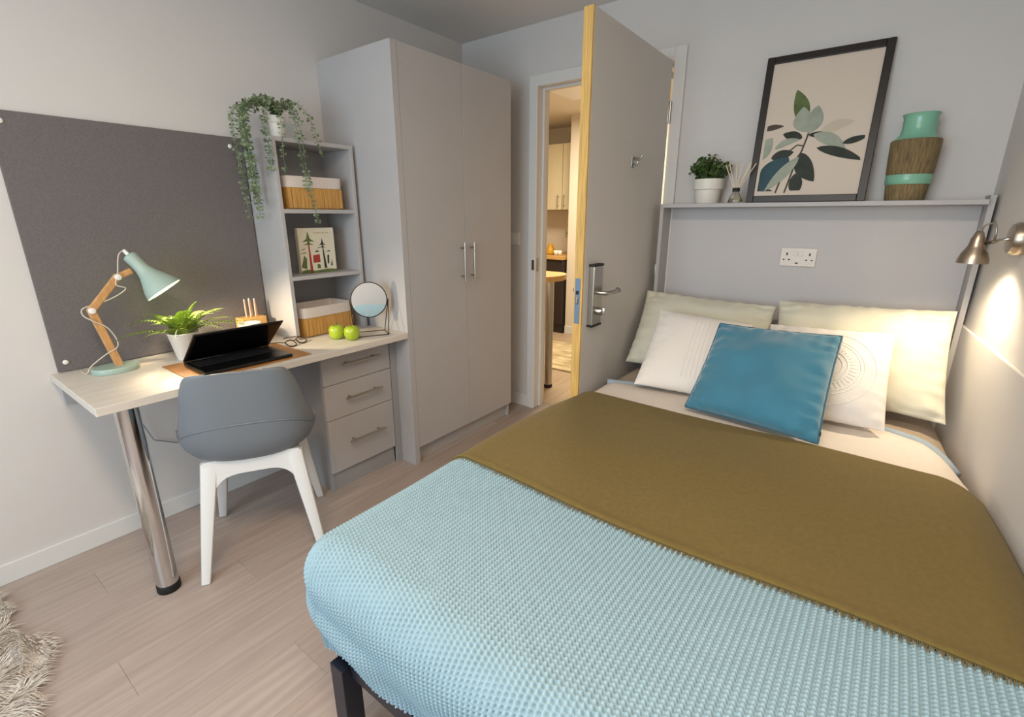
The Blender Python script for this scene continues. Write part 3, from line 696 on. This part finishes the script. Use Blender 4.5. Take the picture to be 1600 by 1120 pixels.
def stalk(m, pts, wd=.0035):
    layer[0] += 1; y = -.0031-.00012*layer[0]
    mt = pm_ @ Matrix(((1, 0, 0, 0), (0, 0, 1, y), (0, 1, 0, 0), (0, 0, 0, 1)))
    P2 = [Vector(pxy(*p)) for p in pts]; l_, r_ = [], []
    for i, p in enumerate(P2):
        d = (P2[min(i+1, len(P2)-1)]-P2[max(i-1, 0)]).normalized(); n = Vector((-d.y, d.x))*wd
        l_.append(p+n); r_.append(p-n)
    MB().prism([(q.x, q.y) for q in l_+r_[::-1]], mt, .0001).build('printed_stalk', m, pp)
stalk('print_brown', [(.31, .02), (.36, .2), (.41, .32), (.44, .42), (.46, .5)])
stalk('print_brown', [(.22, .02), (.25, .12), (.27, .2)])
stalk('print_brown', [(.28, .33), (.36, .38), (.42, .37)], .003)
leaf('printed_leaf', 'print_green', (.38, .53), (.27, .79), .030, -.006)
leaf('printed_leaf', 'print_sage', (.44, .47), (.36, .66), .036, .012)
leaf('printed_leaf', 'print_sage', (.45, .46), (.50, .66), .034, -.004)
leaf('printed_leaf', 'print_dark', (.40, .43), (.20, .47), .020)
leaf('printed_leaf', 'print_brown', (-.02, .51), (.20, .53), .012, .004)
leaf('printed_leaf', 'print_pale', (.55, .45), (.86, .52), .022, .01)
leaf('printed_leaf', 'print_dark', (.45, .45), (.70, .41), .013, .006)
leaf('printed_leaf', 'print_sage', (.50, .45), (.82, .33), .024, .008)
leaf('printed_leaf', 'print_dark', (.78, .37), (1.0, .41), .013)
leaf('printed_leaf', 'print_dark', (.55, .35), (.99, .24), .019, .006)
leaf('printed_leaf', 'print_sage', (.0, .28), (.10, .45), .034, .01)
leaf('printed_leaf', 'print_sage', (.14, .36), (.38, .42), .014, .01)
leaf('printed_leaf', 'print_dark', (.12, .29), (.34, .33), .022)
leaf('printed_leaf', 'print_dark', (.40, .32), (.58, .10), .034, -.01)
leaf('printed_leaf', 'print_teal', (.30, .29), (.06, .0), .046, -.02)
leaf('printed_leaf', 'print_sage', (.40, .29), (.10, .03), .022, .0)
leaf('printed_leaf', 'print_dark', (.40, .17), (.42, -.02), .026)
leaf('printed_leaf', 'print_dark', (-.02, .12), (.04, .0), .014)
leaf('printed_leaf', 'print_dark', (.10, .02), (.20, .03), .014)

# vase
t = thing('vase', 'green glazed vase with textured brown bands on the bed shelf', 'vase', (.033, 2.545, SZ))
MB().lathe([(0, 0), (.062, 0), (.064, .004), (.069, .060)], 48).build('lower_body', 'vase_brown', t, smooth=True, angle=50, world=False)
MB().lathe([(.069, .060), (.0725, .062), (.0735, .078), (.0735, .092), (.0725, .096)], 48).build('glazed_band', 'vase_green', t, smooth=True, world=False)
MB().lathe([(.0725, .096), (.0745, .098), (.078, .16), (.0795, .218), (.076, .222)], 48).build('upper_body', 'vase_brown', t, smooth=True, angle=50, world=False)
MB().lathe([(.076, .222), (.066, .230), (.056, .242), (.053, .262), (.053, .298), (.056, .308), (.059, .313), (.056, .314), (.05, .306), (.048, .26), (.05, .24), (.0, .2)], 48).build('neck', 'vase_green', t, smooth=True, angle=70, world=False)

# ------------------------------------------------------------------ chair
t = thing('desk_chair', 'grey moulded tub chair on white tapered legs at the desk', 'chair', (-1.875, .785, 0), math.radians(60))
# local +y is forward (towards the desk)
prof = [(.215, .430), (.19, .442), (.12, .434), (.03, .424), (-.06, .422), (-.13, .432), (-.175, .458), (-.203, .51), (-.215, .575), (-.222, .64), (-.232, .72), (-.24, .785), (-.243, .80)]
wdt = [.165, .19, .208, .218, .224, .228, .229, .225, .214, .197, .178, .152, .118]
lft = [.0, .012, .045, .085, .115, .135, .14, .125, .10, .082, .064, .042, .03]
def interp(arr, s):
    x = s*(len(arr)-1); i = min(int(x), len(arr)-2); f = x-i
    g = lambda k: arr[max(0, min(len(arr)-1, k))]
    if isinstance(arr[0], tuple): return tuple(.5*((2*g(i)[q])+(g(i+1)[q]-g(i-1)[q])*f+(2*g(i-1)[q]-5*g(i)[q]+4*g(i+1)[q]-g(i+2)[q])*f*f+(3*g(i)[q]-g(i-1)[q]-3*g(i+1)[q]+g(i+2)[q])*f**3) for q in range(2))
    return .5*((2*g(i))+(g(i+1)-g(i-1))*f+(2*g(i-1)-5*g(i)+4*g(i+1)-g(i+2))*f*f+(3*g(i)-g(i-1)-3*g(i+1)+g(i+2))*f**3)
def shellpt(uu, vv):
    u = uu*2-1; y, z = interp(prof, vv); y2, z2 = interp(prof, min(1, vv+.01)); y1, z1 = interp(prof, max(0, vv-.01))
    tx, tz = y2-y1, z2-z1; L = math.hypot(tx, tz); ny, nz = tz/L, -tx/L     # profile normal: up on the seat, forward on the back
    wd = interp(wdt, vv); lf_ = interp(lft, vv)
    e = abs(u)**2.4
    x = wd*math.sin(u*PI/2*.97)/math.sin(PI/2*.97)*(1-.0*e)
    return Vector((x, y+ny*lf_*e, z+nz*lf_*e-.022*e*max(0, (vv-.85)/.15)))
MB().grid(44, 64, shellpt).build('shell', 'chair_shell', t, smooth=True, world=False, solid=.009)
rid = []
for i in range(33):
    u = i/32
    vv = .705-.11*abs(2*u-1)**2.6
    p = shellpt(.04+u*.92, vv); q = shellpt(.5, .6)
    y2 = shellpt(.04+u*.92, vv+.01)-p; x2 = shellpt(min(1, .04+u*.92+.01), vv)-p
    n = x2.cross(y2)
    n = n.normalized()
    if n.y > 0: n = -n
    rid.append(p+n*.0052)
MB().tube(rid, .0026, 6).build('moulded_ridge', 'chair_shell', t, smooth=True, world=False)
def tapered_leg(top, bot, w0, w1, d0, d1):
    top, bot = Vector(top), Vector(bot); d = (top-bot).normalized(); mb = MB()
    vs = []
    for p, ww, dd in ((bot, w1, d1), (top, w0, d0)):
        for k in range(12):
            a = 2*PI*k/12+PI/12; c, s_ = math.cos(a), math.sin(a)
            vs.append(p+Vector((math.copysign(abs(c)**.5, c)*ww, math.copysign(abs(s_)**.5, s_)*dd, 0)))
    fs = [(k, (k+1) % 12, 12+(k+1) % 12, 12+k) for k in range(12)]+[tuple(reversed(range(12))), tuple(range(12, 24))]
    return mb.add(vs, fs)
for sy, yt, yb in ((-1, -.132, -.222), (1, .135, .235)):
    for sx in (-1, 1):
        tapered_leg((sx*.141, yt, .440), (sx*.205, yb, .004), .030, .0155, .020, .0135).build('leg', 'chair_leg', t, smooth=True, angle=40, world=False)
        B(sx*.205-.013, sx*.205+.013, yb-.011, yb+.011, 0, .004).build('glide', 'cable', t, world=False)
    # arched bridge between the two legs
    mb = MB(); n = 24; vs = []; fs = []
    for i in range(n+1):
        u = -1+2*i/n; x = u*.160
        zt = .452-.006*abs(u)**3; zb = .385-.10*abs(u)**4.5
        yy = yt+(yb-yt)*((.405-zb)/.4)
        vs += [(x, yt-.019, zt), (x, yt+.019, zt), (x, yy+.017, zb), (x, yy-.017, zb)]
    for i in range(n):
        for k in range(4): fs.append((i*4+k, i*4+(k+1) % 4, (i+1)*4+(k+1) % 4, (i+1)*4+k))
    fs.append((3, 2, 1, 0)); fs.append(tuple(n*4+k for k in range(4)))
    mb.add(vs, fs).build('leg_bridge', 'chair_leg', t, smooth=True, angle=40, world=False)
B(-.13, .13, -.15, .14, .398, .424, b=.008).build('seat_support', 'chair_leg', t, world=False)

# ------------------------------------------------------------------ bed
def sstep(a, b, x):
    q = np.clip((x-a)/(b-a), 0, 1); return q*q*(3-2*q)
YFOOT, RC, TOP = .448, .085, .572
def xl(y): return -.985+.03*sstep(1.50, 1.76, y)
def xr(y): return .30+(YB-y)*TANR-.028
def lumps(x, y):
    return .006*np.sin(3.1*x+1.2)*np.cos(2.3*y+.5)+.004*np.sin(7*x+2*y)+.003*np.cos(9*y-3*x)
def cloth(x, y, off):
    """unrolled cloth point -> draped position and normal (numpy arrays)"""
    yc = np.maximum(y, YFOOT+RC); xin = xl(yc)+RC; yin = YFOOT+RC
    dx = np.maximum(0, xin-x); dy = np.maximum(0, yin-y); d = np.maximum(dx, dy)
    hyp = np.maximum(np.hypot(dx, dy), 1e-9); ux, uy = -dx/hyp, -dy/hyp
    cx = np.maximum(x, xin); cy = np.maximum(y, yin)
    th = np.minimum(d/RC, PI/2); ext = np.maximum(0, d-RC*PI/2)
    wob = (.010*np.sin(9*x+5*y)+.006*np.sin(23*(x+y)))*sstep(0, .18, ext)-(.02+.022*sstep(.0, .3, cx-xin)*(dy > dx))*sstep(.02, .2, ext)
    R = RC*np.sin(th)+wob
    z = TOP+lumps(cx, cy)*np.cos(th)-RC*(1-np.cos(th))-ext
    rd = np.maximum(0, x-(xr(cy)-.11))/.11
    z = z-.055*rd**2
    nx, ny, nz = ux*np.sin(th)+.5*rd, uy*np.sin(th), np.cos(th)
    P = np.stack([cx+ux*R, cy+uy*R, z], -1); N = np.stack([nx, ny, nz], -1); N /= np.linalg.norm(N, axis=-1, keepdims=True)
    return P+N*np.asarray(off)[..., None], N
def np_grid(name, P, m, parent=None, kind=None):
    h, w_ = P.shape[:2]; me = bpy.data.meshes.new(name)
    idx = np.arange(h*w_).reshape(h, w_); f = np.stack([idx[:-1, :-1], idx[:-1, 1:], idx[1:, 1:], idx[1:, :-1]], -1).reshape(-1, 4)
    me.vertices.add(h*w_); me.vertices.foreach_set('co', P.reshape(-1).astype(np.float32))
    me.loops.add(f.size); me.loops.foreach_set('vertex_index', f.reshape(-1).astype(np.int32))
    me.polygons.add(len(f)); me.polygons.foreach_set('loop_start', (np.arange(len(f))*4).astype(np.int32))
    me.polygons.foreach_set('use_smooth', np.ones(len(f), dtype=bool)); me.update(calc_edges=True)
    me.materials.append(M[m]); o = bpy.data.objects.new(name, me); COL.objects.link(o)
    if parent: o.parent = parent
    return o

t = thing('bed', 'dark metal bed with square legs under the mattress', 'bed', (-.3, 1.5, 0))
for lx, ly in ((-.882, .452), (.30, .452), (-.882, 2.42), (.20, 2.42)):
    B(lx, lx+.048, ly, ly+.048, 0, .285, b=.002).build('leg', 'navy_metal', t)
for a in ((-.834, .30, .474, .498, .252, .30), (-.882, -.842, .50, 2.50, .252, .30), (.225, .262, .50, 2.50, .252, .30), (-.882, .26, 2.46, 2.50, .252, .30)):
    B(*a, b=.002).build('rail', 'navy_metal', t)
for yy in np.linspace(.62, 2.36, 9): B(-.84, .224, yy-.03, yy+.03, .285, .299).build('slat', 'pine', t)

t = thing('mattress', 'thick mattress in a taupe fitted sheet on the bed frame', 'mattress', (-.3, 1.5, .30))
def mpt(u, v):
    # u around: cross-section left bottom -> top -> right bottom ; v along y
    y = .50+v*1.995; r = .05; x0, x1 = -.945, float(xr(y))-.004
    zt = .547-.03*max(0, (abs(v-.5)*2-.93)/.07)
    seq = [(x0, .302), (x0, .40), (x0, zt-r), (x0+r*.3, zt-r*.3), (x0+r, zt), (x0+.3, zt+.002), ((x0+x1)/2, zt+.003), (x1-.3, zt+.002), (x1-r*1.6, zt-.004), (x1-r*.4, zt-r*.5), (x1, zt-r*1.3), (x1, .40), (x1, .302)]
    q = u*(len(seq)-1); i = min(int(q), len(seq)-2); f = q-i
    return Vector((seq[i][0]*(1-f)+seq[i+1][0]*f, y, seq[i][1]*(1-f)+seq[i+1][1]*f))
mb = MB().grid(24, 30, mpt)
n0 = 25
mb.f.append(tuple(range(n0))[::-1]); mb.f.append(tuple(30*n0+k for k in range(n0))); mb.f += [(j*n0, (j+1)*n0, (j+1)*n0+24, j*n0+24) for j in range(30)]
mb.build('sheet', 'taupe', t, smooth=True, angle=60)

# duvet with a pale blue reverse rolled at the head end
duv = thing('duvet', 'cream duvet spread over the mattress', 'duvet', (-.3, 1.3, .56))
def yend(x): return np.interp(x, [-.96, -.8, -.4, .0, .12, .22, .27, .32], [1.985, 2.045, 2.09, 2.10, 2.09, 2.045, 1.99, 1.90])
nx_, ny_ = 120, 120
U, V = np.meshgrid(np.linspace(0, 1, nx_), np.linspace(0, 1, ny_))
yy = .448+RC-.22+V*(yend(np.linspace(-.96, .32, nx_))[None, :]-(.448+RC-.22))
xlim = xr(np.maximum(yy, .5))-.004
x0 = xl(np.maximum(yy, .5))+RC-.20
xx = x0+U*(xlim-x0)
yy2 = .448+RC-.22+V*(yend(np.clip(xx, -.96, .32))-(.448+RC-.22))
wr = .0025*np.sin(60*xx+8*np.sin(5*yy2))*sstep(1.6, 1.8, yy2)*0+.002*np.sin(25*yy2+11*xx)
Pd, Nd = cloth(xx, yy2, -.003+wr-.012*sstep(.96, 1.0, V))
o = np_grid('cover', Pd-np.array([-.3, 1.3, .56]), 'duvet', duv)
ed = [Vector((float(a), float(yend(a)), TOP+float(lumps(a, yend(a)))-.020-.05*max(0, (a-(float(xr(2.0))-.11))/.11)**2)) for a in np.linspace(-.935, .305, 50)]
MB().tube(ed, .0165, 10).build('rolled_edge', 'duvet_blue', duv, smooth=True)

# knitted blanket, real stitches
LD = .318
xs = np.linspace(0, 1, 940); ys = np.linspace(0, 1, 610)
U, V = np.meshgrid(xs, ys)
yb0, yb1 = YFOOT+RC-LD, 1.12
yy = yb0+V*(yb1-yb0); x0 = xl(np.maximum(yy, .5))+RC-.27; x1 = xr(np.maximum(yy, YFOOT+RC))-.002; xx = x0+U*(x1-x0)
xs_ = xx+.006*np.sin(4*yy+2*xx)       # ribs wander a little
a = xs_/.0122; b = yy/.0094
cosa = np.cos(PI*a); rib = np.abs(cosa)
fr_ = (a+.5) % 1-.5
hole = (1-rib)**1.5*(.5+.5*np.cos(2*PI*b+PI*(np.floor(a) % 2)))
h = .0056*rib**.8+.0011*np.cos(2*PI*b+5.0*np.abs(fr_)+PI*(np.floor(a+.5) % 2))*rib-.0075*hole
folds = .010*np.exp(-((yy-.335+.05*np.sin(6*xx))/.03)**2)*np.exp(-((xx+.93)/.18)**2)-.008*np.exp(-((yy-.385+.04*np.sin(6*xx))/.03)**2)*np.exp(-((xx+.90)/.2)**2)
Pb, Nb = cloth(xx, yy, .004+h+folds)
hem = sstep(.0, 1, (xx+.85)/.8)*.022*sstep(.25, 0, V)
Pb[..., 2] += hem
o = np_grid('knitted_blanket', Pb, 'blanket')
tag(o, 'pale blue chunky knitted blanket over the foot of the bed', 'blanket')

# olive throw
t = thing('throw', 'olive green woven throw with fringed edge across the bed', 'throw', (-.3, 1.3, .58))
nu, nv = 200, 130
U, V = np.meshgrid(np.linspace(0, 1, nu), np.linspace(0, 1, nv))
yy = .965+V*(1.738-.965); x0 = xl(yy)+RC-.26; x1 = xr(yy)-.003; xx = x0+U*(x1-x0)
yy = yy+.008*np.sin(5*xx)*(1-V)+.006*np.sin(7*xx+1)*V
lift = .0135+.0025*np.sin(9*yy+4*xx)*np.sin(5*xx)-.004*sstep(.985, 1, V)+.003*np.exp(-((V-.015)/.012)**2)
Pt, Nt = cloth(xx, yy, lift)
o = np_grid('cloth', Pt-np.array([-.3, 1.3, .58]), 'throw', t); o.modifiers.new('thickness', 'SOLIDIFY').thickness = -.004
random.seed(9); fm = MB()
for row, sg, base in ((0, -1, .011), (nv-1, 1, .003)):
    for i in range(1, nu-1):
        for q in range(3):
            p = Vector(Pt[row, i]).lerp(Vector(Pt[row, i+1]), q/3)
            if abs(Nt[row, i][0]) > .9: continue
            L = base*random.uniform(.5, 1.4); e = p+Vector((random.uniform(-.004, .004), sg*L, -.0035+random.uniform(-.003, .002)))
            wv = Vector((.0009, 0, 0)); fm.add([p-wv, p+wv, e+wv*.4, e-wv*.4], [(0, 1, 2, 3)])
fo = fm.build('fringe', 'throw', t); fo['kind'] = 'stuff'

# ------------------------------------------------------------------ pillows and cushions
def pillow(name, label, cat, BL, BR, TL, TR, th, m, seed=0, pinch=.05, wrinkle=.004, p=2.4, group=None, sag=0):
    BL, BR, TL, TR = map(Vector, (BL, BR, TL, TR)); c = (BL+BR+TL+TR)/4
    t = thing(name, label, cat, (c.x, c.y, min(BL.z, BR.z)), group=group)
    nrm = (BR-BL).cross(TL-BL).normalized()
    n = 44
    def pt(u, v, s):
        uu = u*(1-pinch*(1-v*v)); vv = v*(1-pinch*(1-u*u))
        q = BL*(1-uu)*(1-vv)/4+BR*(1+uu)*(1-vv)/4+TL*(1-uu)*(1+vv)/4+TR*(1+uu)*(1+vv)/4
        body = max(0, (1-abs(u)**p)*(1-abs(v)**p))**.5
        edge = math.sin(min(1, body*1.0)*PI)
        w_ = noise.noise(Vector((u*2.2+seed, v*2.2, s*.7)))*wrinkle*2.2*body
        w_ += wrinkle*.9*edge*(math.sin(26*v+seed+4*noise.noise(Vector((u*3, v*3, seed))))*abs(u)**4+math.sin(26*u+seed*2+4*noise.noise(Vector((u*3, v*3, seed+5))))*abs(v)**4)
        bulge = th*body*(1+.12*(-v))
        q = q+nrm*(s*bulge+w_*(1 if s > 0 else -1))
        q.z -= sag*body*(1-v)*.3
        return q
    mb = MB()
    for s in (1, -1):
        def f(a, b, s=s):
            e = lambda k: math.sin((k*2-1)*PI/2)
            return pt(e(a), e(b), s)
        g = MB().grid(n, n, f)
        if s < 0: g.f = [tuple(reversed(q)) for q in g.f]
        mb.add(g.v, g.f)
    mb.build('cover', m, t, smooth=True, fixn=True)
    return t, (lambda u, v, s=1: pt(u, v, s)), nrm
pillow('bed_pillow', 'sage cream pillow propped beside the open door', 'pillow', (-.945, 2.215, .595), (-.315, 2.225, .595), (-.957, 2.465, .925), (-.342, 2.465, .905), .068, 'pillow_sage', 1, pinch=.045, wrinkle=.011)
pillow('bed_pillow', 'sage cream pillow propped in the corner under the wall lamp', 'pillow', (-.305, 2.225, .595), (.285, 2.18, .590), (-.335, 2.465, .935), (.268, 2.455, .955), .068, 'pillow_sage', 4, pinch=.045, wrinkle=.011)
tw, fw_, nw = pillow('white_cushion', 'white textured cushion in front of the pillow by the door', 'cushion', (-.775, 1.925, .592), (-.365, 1.945, .592), (-.785, 2.205, .880), (-.385, 2.205, .860), .062, 'pillow_white', 8, pinch=.035)
st_ = MB()
for k in range(9):
    u = -.05+k*.09
    st_.tube([fw_(u, v)+nw*.0002 for v in np.linspace(-.75, .75, 24)], .0011, 5)
st_.build('stitched_ribs', 'pillow_white', tw, smooth=True)
tw, fw_, nw = pillow('white_cushion', 'white cushion with stitched circles in front of the corner pillow', 'cushion', (-.30, 1.935, .592), (.112, 1.975, .592), (-.318, 2.205, .872), (.092, 2.205, .890), .062, 'pillow_white', 12, pinch=.035)
st_ = MB()
for rr in (.28, .36, .56, .62, .80):
    st_.tube([fw_(rr*math.cos(q), rr*math.sin(q))+nw*.0002 for q in np.linspace(0, 2*PI, 60)], .0013, 5, cap=False)
for k in range(40):
    q = k*2*PI/40; st_.tube([fw_(r_*math.cos(q), r_*math.sin(q))+nw*.0001 for r_ in (.40, .46, .52)], .0012, 5)
st_.build('embroidery', 'pillow_white', tw, smooth=True)
tt, ft, nt_ = pillow('velvet_cushion', 'teal velvet cushion with dark piping in front of the white cushions', 'cushion', (-.505, 1.785, .597), (-.062, 1.735, .592), (-.470, 2.02, .885), (-.062, 2.02, .892), .076, 'velvet', 20, pinch=.03, wrinkle=.009, p=2.1)
loop = [ft(u, -1) for u in np.linspace(-1, 1, 40)]+[ft(1, v) for v in np.linspace(-1, 1, 40)][1:]+[ft(u, 1) for u in np.linspace(1, -1, 40)][1:]+[ft(-1, v) for v in np.linspace(1, -1, 40)][1:]
MB().tube(loop, .005, 8, cap=False).build('piping', 'piping', tt, smooth=True)
B(-.002, .002, -.004, .004, 0, .014, mtx=Matrix.Translation(ft(1, -.86)+Vector((.004, 0, -.004)))).build('care_tag', 'slot', tt)

# ------------------------------------------------------------------ sheepskin rug at the window end
t = thing('sheepskin_rug', 'fluffy cream sheepskin rug on the wooden floor', 'rug', (-1.9, -.35, 0))
random.seed(31)
def edge_r(a): return 1+.10*math.sin(3*a+.4)+.06*math.sin(5*a+1)+.04*math.sin(9*a)
def hide(a, q): return (-1.90+.52*q*edge_r(a)*math.cos(a), -.37+.46*q*edge_r(a)*math.sin(a))
mb = MB(); NA = 60
vs = [(*hide(2*PI*k/NA, q), .004+.012*(1-q*q)) for q in (1, .8, .5, .2) for k in range(NA)]
fs = [(i*NA+k, i*NA+(k+1) % NA, (i+1)*NA+(k+1) % NA, (i+1)*NA+k) for i in range(3) for k in range(NA)]+[tuple(3*NA+k for k in range(NA))]
mb.add(vs, fs).build('hide', 'fur', t, smooth=True)
fm = MB()
for i in range(14000):
    a = random.uniform(0, 2*PI); q = math.sqrt(random.uniform(.05, 1))
    x, y = hide(a, q)
    if y < -.35: continue
    p = Vector((x, y, .005+.012*(1-q*q))); cl_ = noise.noise(Vector((x*14, y*14, 0)))*4+a*.5
    L = random.uniform(.03, .055); d = Vector((math.cos(cl_)*.8+math.cos(a)*.7*q, math.sin(cl_)*.8+math.sin(a)*.7*q, .75)).normalized()
    wv = Vector((-d.y, d.x, 0)).normalized()*.0016
    m1 = p+d*L*.55; e = m1+(d+Vector((0, 0, -.75))).normalized()*L*.5
    e.z = max(e.z, .003)
    fm.add([p-wv, p+wv, m1+wv*.8, m1-wv*.8, e], [(0, 1, 2, 3), (3, 2, 4)])
fo = fm.build('fleece', 'fur', t); fo['kind'] = 'stuff'
